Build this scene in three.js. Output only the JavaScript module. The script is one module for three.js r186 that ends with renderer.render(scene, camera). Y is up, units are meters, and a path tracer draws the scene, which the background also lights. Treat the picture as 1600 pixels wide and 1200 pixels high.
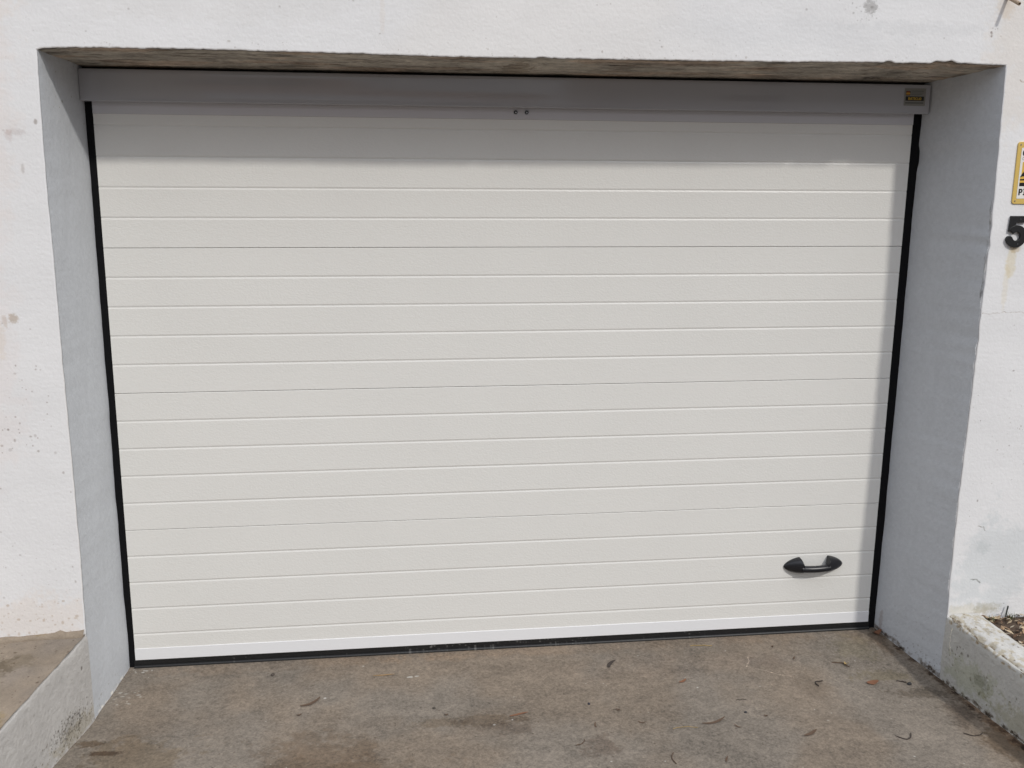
import * as THREE from 'three';
import { mergeGeometries } from 'three/addons/utils/BufferGeometryUtils.js';
import { RoundedBoxGeometry } from 'three/addons/geometries/RoundedBoxGeometry.js';

// ------------------------------------------------------------------ camera
const scene = new THREE.Scene();
const camera = new THREE.PerspectiveCamera(41.9, 4 / 3, 0.05, 900);
camera.position.set(-0.5015, 1.8114, 3.5253);
camera.rotation.order = 'YXZ';
camera.rotation.set(-0.2145, -0.1315, 0.0083);
scene.add(camera);

// ------------------------------------------------------------------ sky and sun (hazy bright day, sun high over the right shoulder)
const SUN = new THREE.Vector3(0.186, 0.326, 0.326).normalize();
const SKY_GAIN = 1.42;
{
  const w = 512, h = 256, d = new Float32Array(w * h * 4);
  for (let j = 0; j < h; j++) for (let i = 0; i < w; i++) {
    const el = ((j + 0.5) / h - 0.5) * Math.PI, az = ((i + 0.5) / w - 0.5) * 2 * Math.PI;
    const dir = [Math.cos(az) * Math.cos(el), Math.sin(el), Math.sin(az) * Math.cos(el)];
    const up = Math.max(0, dir[1]);
    const c = Math.max(0, dir[0] * SUN.x + dir[1] * SUN.y + dir[2] * SUN.z);
    const glow = 0.5 * Math.pow(c, 10);   // thin bright overcast: palest overhead, a soft patch round the veiled sun
    const v0 = 0.34 + 0.80 * up; let rgb = [0.84 * v0, 0.895 * v0, 1.0 * v0];
    rgb = rgb.map((v, k) => (v + glow * [1, 0.97, 0.92][k]) * SKY_GAIN);
    if (dir[1] < 0) rgb = [0.16, 0.15, 0.14];
    const o = (j * w + i) * 4;
    d[o] = rgb[0]; d[o + 1] = rgb[1]; d[o + 2] = rgb[2]; d[o + 3] = 1;
  }
  const t = new THREE.DataTexture(d, w, h, THREE.RGBAFormat, THREE.FloatType);
  t.mapping = THREE.EquirectangularReflectionMapping; t.magFilter = THREE.LinearFilter; t.needsUpdate = true;
  scene.background = t; scene.environment = t;
}
const sun = new THREE.DirectionalLight(new THREE.Color().setRGB(1, 0.965, 0.905), 2.0);
sun.position.copy(SUN).multiplyScalar(20); sun.castShadow = true; sun.shadow.radius = 5.5;
sun.shadow.mapSize.set(4096, 4096);
Object.assign(sun.shadow.camera, { left: -8, right: 8, top: 8, bottom: -8, near: 1, far: 60 });
scene.add(sun); scene.add(sun.target);
const renderer = new THREE.WebGLRenderer({ antialias: true });
renderer.toneMapping = THREE.LinearToneMapping;
renderer.toneMappingExposure = 0.885;
renderer.shadowMap.enabled = true;
renderer.setSize(1024, 768);

// ------------------------------------------------------------------ helpers
let seed = 20231;
function rnd() { seed = (seed + 0x6D2B79F5) | 0; let t = Math.imul(seed ^ (seed >>> 15), 1 | seed); t = (t + Math.imul(t ^ (t >>> 7), 61 | t)) ^ t; return ((t ^ (t >>> 14)) >>> 0) / 4294967296; }
const rr = (a, b) => a + (b - a) * rnd();
const LAT = new Float32Array(65536); for (let i = 0; i < 65536; i++) LAT[i] = rnd();
function vn(x, y) {
  const xi = Math.floor(x), yi = Math.floor(y); let fx = x - xi, fy = y - yi;
  fx = fx * fx * (3 - 2 * fx); fy = fy * fy * (3 - 2 * fy);
  const a = xi & 255, b = (xi + 1) & 255, c = (yi & 255) << 8, d = ((yi + 1) & 255) << 8;
  const p = LAT[a + c], q = LAT[b + c], r = LAT[a + d], s = LAT[b + d];
  return p + (q - p) * fx + (r - p + (p - q - r + s) * fx) * fy;
}
function fbm(x, y, o = 4) { let s = 0, a = 0.5, n = 0; for (let k = 0; k < o; k++) { s += a * vn(x + 17.3 * k, y + 41.7 * k); n += a; a *= 0.5; x *= 2.03; y *= 2.03; } return s / n; }
const clamp = (v, a = 0, b = 1) => Math.min(b, Math.max(a, v));
const sm = (a, b, x) => { const t = clamp((x - a) / (b - a)); return t * t * (3 - 2 * t); };
const lerp = (a, b, t) => a + (b - a) * t;
function poly(pts, y) { // piecewise linear, pts sorted by their first entry
  if (y <= pts[0][0]) return pts[0][1];
  for (let i = 1; i < pts.length; i++) if (y <= pts[i][0]) return lerp(pts[i - 1][1], pts[i][1], (y - pts[i - 1][0]) / (pts[i][0] - pts[i - 1][0]));
  return pts[pts.length - 1][1];
}
const enc = (v) => (v <= 0.0031308 ? 12.92 * v : 1.055 * Math.pow(v, 1 / 2.4) - 0.055);

// a painted surface: linear colour and relief per texel, over a rectangle of the surface in metres
class Paint {
  constructor(w, h, x0, y0, x1, y1) { Object.assign(this, { w, h, x0, y0, x1, y1 }); this.c = new Float32Array(w * h * 3); this.b = new Float32Array(w * h).fill(0.5); }
  fill(fn) {
    const { w, h, x0, y0, x1, y1, c, b } = this;
    for (let j = 0; j < h; j++) for (let i = 0; i < w; i++) {
      const r = fn(x0 + (x1 - x0) * (i + 0.5) / w, y0 + (y1 - y0) * (j + 0.5) / h), o = j * w + i;
      c[o * 3] = r[0]; c[o * 3 + 1] = r[1]; c[o * 3 + 2] = r[2]; b[o] = r[3];
    }
    return this;
  }
  // a stain with a ragged, grainy outline; col multiplies the colour underneath unless solid
  stain(x, y, rx, ry, col, a = 1, { solid = false, grain = 0.5, freq = 90, dip = 0 } = {}) {
    const { w, h, x0, y0, x1, y1, c, b } = this, sx = w / (x1 - x0), sy = h / (y1 - y0);
    const i0 = Math.max(0, Math.floor((x - rx * 1.6 - x0) * sx)), i1 = Math.min(w - 1, Math.ceil((x + rx * 1.6 - x0) * sx));
    const j0 = Math.max(0, Math.floor((y - ry * 1.6 - y0) * sy)), j1 = Math.min(h - 1, Math.ceil((y + ry * 1.6 - y0) * sy));
    for (let j = j0; j <= j1; j++) for (let i = i0; i <= i1; i++) {
      const X = x0 + (i + 0.5) / sx, Y = y0 + (j + 0.5) / sy, r = Math.hypot((X - x) / rx, (Y - y) / ry);
      const n = fbm(X * freq + 7, Y * freq + 3, 3) * 0.62 + fbm(X * freq * 4.3 + 2, Y * freq * 4.3 + 31, 3) * 0.38;
      const m = a * sm(1.15, 0.55, r + (n - 0.5) * 2 * grain);
      if (m <= 0) continue;
      const o = j * w + i;
      for (let k = 0; k < 3; k++) c[o * 3 + k] = lerp(c[o * 3 + k], solid ? col[k] : c[o * 3 + k] * col[k], m);
      b[o] -= dip * m;
    }
    return this;
  }
  specks(n, x0, y0, x1, y1, s0, s1, col, a, opt = {}) { for (let k = 0; k < n; k++) { const s = lerp(s0, s1, Math.pow(rnd(), 3)); this.stain(rr(x0, x1), rr(y0, y1), s * rr(0.7, 1.4), s * rr(0.7, 1.4), col, a * rr(0.5, 1), { grain: 0.2, freq: 300, ...opt }); } return this; }
  crack(pts, wd, col, a) {
    for (let i = 1; i < pts.length; i++) {
      const [xa, ya] = pts[i - 1], [xb, yb] = pts[i], L = Math.hypot(xb - xa, yb - ya), n = Math.ceil(L / (wd * 0.8));
      for (let k = 0; k < n; k++) { const t = k / n, X = lerp(xa, xb, t), Y = lerp(ya, yb, t); this.stain(X + (fbm(Y * 60, X * 60, 2) - 0.5) * 0.012, Y + (fbm(X * 60, Y * 60, 2) - 0.5) * 0.012, wd, wd, col, a, { grain: 0.3, freq: 200, dip: 0.1 }); }
    }
    return this;
  }
  maps() {
    const { w, h, c, b } = this, d = new Uint8Array(w * h * 4), e = new Uint8Array(w * h * 4);
    for (let o = 0; o < w * h; o++) {
      for (let k = 0; k < 3; k++) d[o * 4 + k] = Math.round(255 * enc(clamp(c[o * 3 + k])));
      e[o * 4] = e[o * 4 + 1] = e[o * 4 + 2] = Math.round(255 * clamp(b[o])); d[o * 4 + 3] = e[o * 4 + 3] = 255;
    }
    const out = [d, e].map((q, k) => {
      const t = new THREE.DataTexture(q, w, h); t.magFilter = THREE.LinearFilter; t.minFilter = THREE.LinearFilter;
      t.wrapS = t.wrapT = THREE.MirroredRepeatWrapping; if (!k) t.colorSpace = THREE.SRGBColorSpace;
      t.repeat.set(1 / (this.x1 - this.x0), 1 / (this.y1 - this.y0)); t.offset.set(-this.x0 / (this.x1 - this.x0), -this.y0 / (this.y1 - this.y0));
      t.needsUpdate = true; return t;
    });
    return { map: out[0], bumpMap: out[1] };
  }
}
const lin = (r, g, b) => new THREE.Color().setRGB(r, g, b);
const mat = (r, g, b, roughness = 0.8, extra = {}) => new THREE.MeshStandardMaterial({ color: lin(r, g, b), roughness, metalness: 0, ...extra });
const painted = (p, bumpScale, roughness = 0.9, extra = {}) => new THREE.MeshStandardMaterial({ ...p.maps(), bumpScale, roughness, metalness: 0, ...extra });

const used = {};
function numbered(n) { used[n] = (used[n] ?? -1) + 1; return used[n] ? `${n}_${String(used[n]).padStart(3, '0')}` : n; }
function add(o, parent) { o.traverse((q) => { if (q.isMesh) { q.castShadow = q.receiveShadow = true; } }); (parent ?? scene).add(o); return o; }
function mesh(name, geo, m, parent) { const o = new THREE.Mesh(geo, m); o.name = parent && parent !== scene ? name : numbered(name); return add(o, parent); }
function tag(o, label, category, group) { o.userData.label = label; o.userData.category = category; o.userData.kind ??= 'thing'; if (group) o.userData.group = group; return o; }
function thing(name, label, category, pos = [0, 0, 0], group) { const g = new THREE.Group(); g.name = numbered(name); g.position.set(...pos); scene.add(g); g.userData.kind = 'thing'; return tag(g, label, category, group); }
function structure(o) { o.userData.kind = 'structure'; return o; }
function box(x0, x1, y0, y1, z0, z1) { const g = new THREE.BoxGeometry(x1 - x0, y1 - y0, z1 - z0); g.translate((x0 + x1) / 2, (y0 + y1) / 2, (z0 + z1) / 2); return g; }
function rbox(x0, x1, y0, y1, z0, z1, r = 0.003) { const g = new RoundedBoxGeometry(x1 - x0, y1 - y0, z1 - z0, 2, r); g.translate((x0 + x1) / 2, (y0 + y1) / 2, (z0 + z1) / 2); return g; }
// grid surface: fn(u, v) -> [x, y, z, U, V]
function surf(nu, nv, fn, flip = false) {
  const P = [], T = [], I = [];
  for (let j = 0; j <= nv; j++) for (let i = 0; i <= nu; i++) { const r = fn(i / nu, j / nv); P.push(r[0], r[1], r[2]); T.push(r[3], r[4]); }
  for (let j = 0; j < nv; j++) for (let i = 0; i < nu; i++) { const a = j * (nu + 1) + i, b = a + 1, c = a + nu + 1, d = c + 1; flip ? I.push(a, c, b, b, c, d) : I.push(a, b, c, b, d, c); }
  const g = new THREE.BufferGeometry(); g.setAttribute('position', new THREE.Float32BufferAttribute(P, 3)); g.setAttribute('uv', new THREE.Float32BufferAttribute(T, 2)); g.setIndex(I); g.computeVertexNormals(); return g;
}

// ------------------------------------------------------------------ measured place
const D = 0.326;                                    // depth of the recess: door face at z = 0, facade at z = D
const wob = (t, s, f, a) => (fbm(t * f + s, s * 3.1, 3) - 0.5) * 2 * a;
const EDGE_L = [[-0.4, -1.484], [0.309, -1.484], [0.587, -1.480], [0.93, -1.480], [1.218, -1.482], [1.533, -1.481], [1.76, -1.482], [1.963, -1.480], [2.129, -1.476], [2.3, -1.476]];
const EDGE_R = [[-0.4, 1.546], [0.21, 1.551], [0.406, 1.546], [0.651, 1.546], [0.937, 1.551], [1.302, 1.555], [1.566, 1.559], [1.801, 1.555], [1.946, 1.552], [2.142, 1.549], [2.3, 1.549]];
const EDGE_T = [[-1.6, 2.129], [-1.475, 2.129], [-1.444, 2.134], [-1.355, 2.137], [-1.039, 2.140], [-0.855, 2.138], [-0.667, 2.138], [-0.283, 2.134], [-0.017, 2.135], [0.003, 2.139], [0.033, 2.136], [0.317, 2.137], [0.734, 2.140], [1.121, 2.146], [1.142, 2.152], [1.158, 2.146], [1.286, 2.147], [1.301, 2.154], [1.33, 2.152], [1.358, 2.156], [1.377, 2.149], [1.453, 2.147], [1.548, 2.145], [1.6, 2.145]];
const edgeL = (y) => poly(EDGE_L, y) + wob(y, 3, 30, 0.0016);
const edgeR = (y) => poly(EDGE_R, y) + wob(y, 9, 34, 0.0026) * (y < 1.75 && y > 1.2 ? 1.6 : 1);
const edgeT = (x) => poly(EDGE_T, x) + wob(x, 5, 40, 0.0016) + wob(x, 8, 160, 0.0016);
const backL = (y) => -1.4425 + wob(y, 21, 9, 0.0022) + 0.002 * sm(0.5, 0, y);
const backR = (y) => 1.4505 + wob(y, 27, 9, 0.0022) - 0.002 * sm(0.5, 0, y) - 0.006 * sm(1.80, 1.84, y) * sm(1.90, 1.87, y) * -1;
function groundY(x, z) { const zz = z < 0.35 ? z : 0.35 + (z - 0.35) * 0.45; return -0.06 * zz - 0.11 * sm(0.8, 1.55, x) * clamp(z, 0, 0.33); }
const wallL = (z) => -1.482 - 0.22 * (z - D);        // driveway face of the low wall on the left
const wallR = (z) => 1.550 + 0.13 * (z - D);         // and on the right
const topL = (z) => 0.291 - 0.10 * (Math.min(z, 2.2) - D);
const topR = (z) => 0.196 - 0.085 * (Math.min(z, 2.0) - D);

// ------------------------------------------------------------------ painted surfaces
function renderPaint() {
  const p = new Paint(2048, 1408, -1.95, -0.05, 2.05, 2.7);
  p.fill((x, y) => {
    const big = fbm(x * 1.3 + 5, y * 1.3, 4), mid = fbm(x * 7, y * 11 + 30, 4), stroke = fbm(x * 22, y * 120, 3), fine = vn(x * 330, y * 330);
    const warm = sm(0.42, 0.62, big) * 0.6;
    const tone = 0.77 * (1 + (mid - 0.5) * 0.09 + (fine - 0.5) * 0.035 + (stroke - 0.5) * 0.03);
    const relief = 0.5 + (fbm(x * 3, y * 3 + 50, 3) - 0.5) * 0.5 + (mid - 0.5) * 0.22 + (stroke - 0.5) * 0.10 + (fine - 0.5) * 0.10 + (vn(x * 140, y * 140) - 0.5) * 0.14;
    return [tone * (1 - 0.005 * warm), tone * (0.993 - 0.025 * warm), tone * (1.0 - 0.055 * warm), relief];
  });
  const S = (x, y, rx, ry, c, a, o) => p.stain(x, y, rx, ry, c, a, o);
  // rosy and sandy patches in the paint of the left pier and above it
  S(-1.70, 1.95, 0.16, 0.42, [1, 0.955, 0.93], 0.8, { freq: 14, grain: 0.8 }); S(-1.66, 2.22, 0.14, 0.12, [0.99, 0.92, 0.86], 0.6, { freq: 20, grain: 0.8 });
  S(-1.72, 1.25, 0.12, 0.5, [1, 0.96, 0.945], 0.7, { freq: 12, grain: 0.8 }); S(-1.62, 0.36, 0.22, 0.09, [0.985, 0.93, 0.88], 0.8, { freq: 24, grain: 0.8 });
  S(-1.552, 1.895, 0.030, 0.012, [0.78, 0.72, 0.70], 0.5, { grain: 0.8 }); S(-1.575, 1.885, 0.012, 0.02, [0.82, 0.74, 0.72], 0.5, { grain: 0.8 }); S(-1.497, 1.925, 0.006, 0.009, [0.5, 0.45, 0.42], 0.8);
  S(-1.545, 1.79, 0.005, 0.018, [0.7, 0.68, 0.66], 0.7); S(-1.612, 1.345, 0.016, 0.018, [0.62, 0.52, 0.42], 0.75, { grain: 0.9 }); S(-1.638, 1.338, 0.009, 0.02, [0.75, 0.66, 0.58], 0.6, { grain: 0.9 });
  S(-1.66, 1.28, 0.02, 0.07, [0.95, 0.90, 0.84], 0.7, { grain: 0.8 });
  p.specks(60, -1.80, 0.90, -1.52, 1.20, 0.0015, 0.005, [0.5, 0.44, 0.41], 0.75); p.specks(30, -1.80, 0.93, -1.62, 1.06, 0.0016, 0.006, [0.4, 0.34, 0.31], 0.9);
  p.specks(60, -1.80, 0.3, -1.49, 0.9, 0.001, 0.004, [0.5, 0.45, 0.42], 0.7); p.specks(110, -1.8, 0.29, -1.49, 0.42, 0.0015, 0.006, [0.68, 0.58, 0.48], 0.7);
  p.specks(60, -1.8, 1.2, -1.49, 2.4, 0.001, 0.0035, [0.55, 0.5, 0.47], 0.6);
  // lintel band
  p.specks(200, -1.5, 2.14, 1.7, 2.5, 0.001, 0.0035, [0.55, 0.52, 0.5], 0.6); p.specks(90, -1.45, 2.135, 1.55, 2.165, 0.001, 0.0045, [0.5, 0.45, 0.4], 0.6);
  S(1.065, 2.318, 0.022, 0.030, [0.55, 0.54, 0.53], 0.8, { grain: 1.1, freq: 120 }); p.specks(22, 1.0, 2.27, 1.09, 2.35, 0.0015, 0.005, [0.5, 0.48, 0.46], 0.8);
  S(1.25, 2.255, 0.26, 0.022, [0.88, 0.885, 0.89], 0.5, { grain: 1.1, freq: 30 }); S(0.75, 2.23, 0.5, 0.05, [0.955, 0.96, 0.965], 0.6, { grain: 1, freq: 16 });
  S(-0.9, 2.27, 0.5, 0.06, [0.965, 0.96, 0.95], 0.7, { grain: 1, freq: 16 }); S(-0.48, 2.30, 0.01, 0.11, [0.95, 0.9, 0.85], 0.5, { grain: 0.8 });
  p.specks(12, 1.48, 2.225, 1.52, 2.26, 0.0015, 0.0045, [0.45, 0.4, 0.38], 0.9);
  S(1.62, 2.2, 0.16, 0.3, [1, 0.955, 0.90], 0.8, { freq: 14, grain: 0.9 }); S(1.535, 2.345, 0.05, 0.05, [0.96, 0.87, 0.76], 0.6, { freq: 30, grain: 0.8 });
  p.crack([[1.60, 2.10], [1.64, 2.085], [1.68, 2.05], [1.76, 2.03]], 0.0022, [0.78, 0.74, 0.7], 0.7);
  // rust run below the house number, cracks and smudges of the right pier
  S(1.645, 1.50, 0.020, 0.062, [0.92, 0.83, 0.62], 0.65, { freq: 34, grain: 0.6 }); S(1.634, 1.42, 0.013, 0.09, [0.95, 0.885, 0.74], 0.5, { freq: 34, grain: 0.7 }); S(1.655, 1.545, 0.02, 0.012, [0.75, 0.62, 0.42], 0.6, { freq: 60, grain: 0.6 });
  p.crack([[1.552, 1.325], [1.60, 1.322], [1.64, 1.33], [1.72, 1.325], [1.80, 1.34]], 0.0016, [0.78, 0.75, 0.72], 0.6);
  p.specks(40, 1.56, 0.22, 1.9, 1.6, 0.0012, 0.005, [0.42, 0.38, 0.36], 0.9); p.specks(60, 1.56, 0.7, 1.8, 1.05, 0.001, 0.004, [0.6, 0.56, 0.53], 0.7);
  S(1.72, 0.40, 0.15, 0.20, [0.84, 0.875, 0.885], 0.75, { freq: 16, grain: 1.0 }); S(1.66, 0.46, 0.03, 0.03, [0.82, 0.84, 0.84], 0.6, { freq: 60, grain: 0.9 });
  p.crack([[1.63, 0.335], [1.655, 0.335], [1.672, 0.322]], 0.003, [0.66, 0.66, 0.64], 0.8); p.crack([[1.627, 0.545], [1.66, 0.54], [1.667, 0.525]], 0.002, [0.72, 0.71, 0.69], 0.8);
  S(1.62, 0.215, 0.10, 0.028, [0.86, 0.83, 0.74], 0.8, { freq: 50, grain: 0.9 }); S(1.70, 0.22, 0.05, 0.025, [0.75, 0.72, 0.64], 0.8, { freq: 60, grain: 0.9 });
  return p;
}
function jambPaint(side) { // u = z, v = y
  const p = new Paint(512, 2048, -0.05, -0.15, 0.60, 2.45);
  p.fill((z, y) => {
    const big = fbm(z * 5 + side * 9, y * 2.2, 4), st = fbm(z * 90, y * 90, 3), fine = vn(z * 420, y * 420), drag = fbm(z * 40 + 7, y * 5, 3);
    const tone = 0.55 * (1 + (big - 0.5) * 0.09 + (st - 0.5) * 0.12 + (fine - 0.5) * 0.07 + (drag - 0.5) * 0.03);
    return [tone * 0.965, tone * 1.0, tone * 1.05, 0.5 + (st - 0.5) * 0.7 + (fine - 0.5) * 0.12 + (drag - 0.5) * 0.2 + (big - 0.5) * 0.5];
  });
  if (side > 0) {
    p.specks(240, 0.02, -0.08, 0.33, 0.03, 0.001, 0.0045, [0.5, 0.47, 0.44], 0.8); p.specks(60, 0.0, -0.05, 0.33, 0.16, 0.001, 0.004, [0.5, 0.48, 0.45], 0.7);
    for (let k = 0; k < 46; k++) { const z = rr(0.0, 0.33); p.stain(z, groundY(1.5, z) + rr(0.0, 0.014), rr(0.006, 0.016), rr(0.005, 0.016), [0.55, 0.50, 0.45], rr(0.5, 0.9), { grain: 1.1, freq: 140 }); }
    for (let k = 0; k < 70; k++) { const y = rr(0.3, 1.75); p.stain(0.324, y, rr(0.002, 0.005), rr(0.008, 0.03), [1.45, 1.42, 1.38], rr(0.2, 0.8), { grain: 0.8, freq: 160 }); }
    for (let k = 0; k < 26; k++) p.stain(0.318 + rr(-0.003, 0.004), rr(1.36, 1.70), rr(0.0015, 0.003), rr(0.006, 0.02), [0.62, 0.6, 0.58], rr(0.4, 0.8), { grain: 0.8, freq: 160 });
    p.stain(0.03, 0.04, 0.01, 0.05, [0.7, 0.62, 0.58], 0.7, { grain: 0.9 });
  } else {
    p.specks(70, 0.05, -0.05, 0.33, 0.05, 0.0015, 0.005, [0.6, 0.55, 0.48], 0.7);
    for (let k = 0; k < 26; k++) { const z = rr(0.05, 0.33); p.stain(z, groundY(-1.46, z) + rr(-0.002, 0.009), rr(0.005, 0.014), rr(0.003, 0.009), [1.35, 1.3, 1.2], rr(0.3, 0.9), { grain: 0.9, freq: 140 }); }
    p.specks(40, 0, 1.9, 0.33, 2.14, 0.001, 0.004, [0.6, 0.55, 0.48], 0.8);
  }
  return p;
}
function lowWallPaint(side) { // u = z, v = y
  const p = new Paint(1024, 512, 0.3, -0.15, 1.3, 0.35);
  p.fill((z, y) => {
    const big = fbm(z * 6 + side * 13, y * 6 + 20, 4), st = fbm(z * 80, y * 80, 3), fine = vn(z * 420, y * 420), drag = fbm(z * 9 + y * 14, z * 60 - y * 40, 3);
    const tone = (side < 0 ? 0.475 : 0.50) * (1 + (big - 0.5) * 0.20 + (st - 0.5) * 0.14 + (fine - 0.5) * 0.05 + (drag - 0.5) * 0.08);
    const k = side < 0 ? [1.0, 0.965, 0.925] : [1.0, 0.985, 0.93];
    return [tone * k[0], tone * k[1], tone * k[2], 0.5 + (st - 0.5) * 0.8 + (fine - 0.5) * 0.12 + (drag - 0.5) * 0.3 + (big - 0.5) * 0.5];
  });
  if (side < 0) {
    p.stain(0.42, 0.01, 0.16, 0.035, [0.80, 0.76, 0.66], 0.8, { freq: 60, grain: 1.1 });
    p.stain(0.46, 0.04, 0.07, 0.05, [0.72, 0.70, 0.66], 0.7, { freq: 120, grain: 1.5 });
    for (let k = 0; k < 260; k++) { const z = 0.46 + (rnd() + rnd() - 1) * 0.14; p.stain(z, 0.045 + (rnd() + rnd() - 1) * 0.055, rr(0.001, 0.0045), rr(0.001, 0.006), [0.34, 0.33, 0.31], rr(0.25, 0.9), { grain: 1.2, freq: 220 }); }
    p.specks(240, 0.3, -0.04, 0.9, 0.07, 0.001, 0.005, [0.42, 0.38, 0.33], 0.8); p.specks(60, 0.32, 0.05, 1.2, 0.28, 0.001, 0.004, [0.5, 0.46, 0.42], 0.6);
    p.stain(0.375, 0.20, 0.006, 0.008, [0.35, 0.32, 0.3], 0.9);
  } else {
    p.stain(0.48, 0.02, 0.14, 0.07, [0.80, 0.82, 0.70], 0.8, { freq: 40, grain: 1.2 }); p.stain(0.75, -0.01, 0.2, 0.05, [0.78, 0.76, 0.64], 0.8, { freq: 40, grain: 1.2 });
    p.stain(0.53, 0.04, 0.05, 0.03, [0.55, 0.56, 0.5], 0.7, { freq: 70, grain: 1.2 }); p.specks(120, 0.33, -0.08, 0.9, 0.10, 0.001, 0.006, [0.42, 0.40, 0.33], 0.8);
    for (let k = 0; k < 70; k++) { const z = rr(0.33, 1.2); p.stain(z, groundY(1.6, z) + rr(0, 0.012), rr(0.006, 0.02), rr(0.003, 0.010), [0.35, 0.30, 0.25], rr(0.5, 1), { grain: 0.9, freq: 140 }); }
    p.specks(10, 0.38, 0.08, 0.46, 0.12, 0.002, 0.006, [0.3, 0.28, 0.26], 1); p.crack([[0.36, 0.17], [0.355, 0.11], [0.37, 0.06]], 0.002, [1.25, 1.22, 1.15], 0.8);
    for (let k = 0; k < 60; k++) { const z = rr(0.33, 1.2); p.stain(z, topR(z) - rr(0, 0.012), rr(0.004, 0.012), rr(0.003, 0.009), [0.72, 0.62, 0.48], rr(0.4, 1), { grain: 0.9, freq: 140 }); }
  }
  return p;
}
function concretePaint() { // u = x, v = z
  const p = new Paint(2048, 1024, -2.0, -0.1, 2.0, 1.5);
  p.fill((x, z) => {
    const big = fbm(x * 2.1 + 3, z * 2.6 + 9, 4), mid = fbm(x * 11, z * 13, 4), sm1 = fbm(x * 46, z * 52, 3), fine = vn(x * 300, z * 300), drag = fbm(x * 9 + 60, z * 44, 3);
    const brown = sm(0.4, 0.66, fbm(x * 3.1 + 70, z * 3.1, 4));
    const grit = vn(x * 120 + 5, z * 120);
    const tone = 0.180 * (1 + (big - 0.5) * 0.40 + (mid - 0.5) * 0.34 + (sm1 - 0.5) * 0.26 + (grit - 0.5) * 0.34 + (fine - 0.5) * 0.52 + (drag - 0.5) * 0.16);
    return [tone * (1.0 + 0.03 * brown), tone * (0.848 - 0.026 * brown), tone * (0.690 - 0.065 * brown), 0.5 + (sm1 - 0.5) * 0.5 + (fine - 0.5) * 0.22 + (mid - 0.5) * 0.4];
  });
  const S = (x, z, rx, rz, c, a, o) => p.stain(x, z, rx, rz, c, a, o);
  // brown damp marks and tyre dirt
  S(-1.30, 0.56, 0.20, 0.13, [0.80, 0.72, 0.60], 0.8, { freq: 14, grain: 1.1 }); S(-0.72, 0.62, 0.22, 0.13, [0.72, 0.65, 0.58], 0.8, { freq: 14, grain: 1.1 }); S(-0.62, 0.74, 0.3, 0.12, [0.76, 0.70, 0.63], 0.7, { freq: 14, grain: 1.1 });
  S(-0.18, 0.47, 0.14, 0.035, [0.60, 0.54, 0.47], 0.8, { freq: 34, grain: 1.1 }); S(-0.10, 0.52, 0.09, 0.045, [0.62, 0.58, 0.56], 0.8, { freq: 30, grain: 1.1 }); S(-0.34, 0.46, 0.08, 0.03, [0.74, 0.68, 0.60], 0.7, { freq: 40, grain: 1.1 });
  S(0.18, 0.66, 0.06, 0.06, [0.66, 0.60, 0.57], 0.75, { freq: 34, grain: 1.0 }); S(1.02, 0.38, 0.07, 0.09, [0.76, 0.74, 0.72], 0.7, { freq: 30, grain: 1.1 }); S(0.93, 0.20, 0.10, 0.05, [0.80, 0.79, 0.80], 0.7, { freq: 30, grain: 1.0 });
  S(-1.395, 0.52, 0.06, 0.012, [0.38, 0.28, 0.2], 0.85, { freq: 60, grain: 1.0 }); S(-1.46, 0.46, 0.06, 0.02, [0.5, 0.4, 0.3], 0.8, { freq: 60, grain: 1.0 });
  S(0.6, 0.2, 0.5, 0.10, [1.06, 1.04, 1.04], 0.6, { freq: 12, grain: 1.0 }); S(-0.9, 0.22, 0.5, 0.12, [1.0, 1.0, 1.0], 0.6, { freq: 12, grain: 1.0 });
  // sandy strip before the sill
  S(0.4, 0.03, 1.0, 0.05, [1.12, 1.05, 0.98], 0.7, { freq: 20, grain: 0.9 }); S(-0.9, 0.03, 0.6, 0.05, [1.08, 1.02, 0.96], 0.7, { freq: 20, grain: 0.9 });
  // black damp line and moss along the right wall
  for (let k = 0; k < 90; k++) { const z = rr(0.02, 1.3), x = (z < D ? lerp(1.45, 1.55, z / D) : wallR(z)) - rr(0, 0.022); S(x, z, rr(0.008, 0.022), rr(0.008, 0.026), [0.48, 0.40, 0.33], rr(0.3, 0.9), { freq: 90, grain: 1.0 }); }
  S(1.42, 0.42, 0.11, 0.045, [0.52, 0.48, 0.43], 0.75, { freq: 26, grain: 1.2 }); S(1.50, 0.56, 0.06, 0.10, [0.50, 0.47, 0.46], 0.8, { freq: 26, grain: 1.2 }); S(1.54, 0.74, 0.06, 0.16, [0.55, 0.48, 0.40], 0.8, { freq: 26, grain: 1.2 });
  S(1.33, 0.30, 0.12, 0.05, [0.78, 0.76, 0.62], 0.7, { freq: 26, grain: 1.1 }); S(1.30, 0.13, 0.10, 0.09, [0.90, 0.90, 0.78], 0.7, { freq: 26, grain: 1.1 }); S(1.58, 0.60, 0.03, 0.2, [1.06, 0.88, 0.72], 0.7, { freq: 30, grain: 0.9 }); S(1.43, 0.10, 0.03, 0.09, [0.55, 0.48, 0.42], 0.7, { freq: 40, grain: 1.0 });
  // grit, chips of white paint, pits
  p.specks(1800, -1.5, 0.02, 1.6, 1.1, 0.0012, 0.0045, [0.45, 0.4, 0.36], 0.75); p.specks(1000, -1.5, 0.02, 1.6, 1.1, 0.0012, 0.0042, [1.5, 1.5, 1.5], 0.7);
  p.specks(60, -1.45, 0.02, 1.4, 0.9, 0.0015, 0.005, [0.5, 0.48, 0.44], 0.8, { solid: true });
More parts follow.
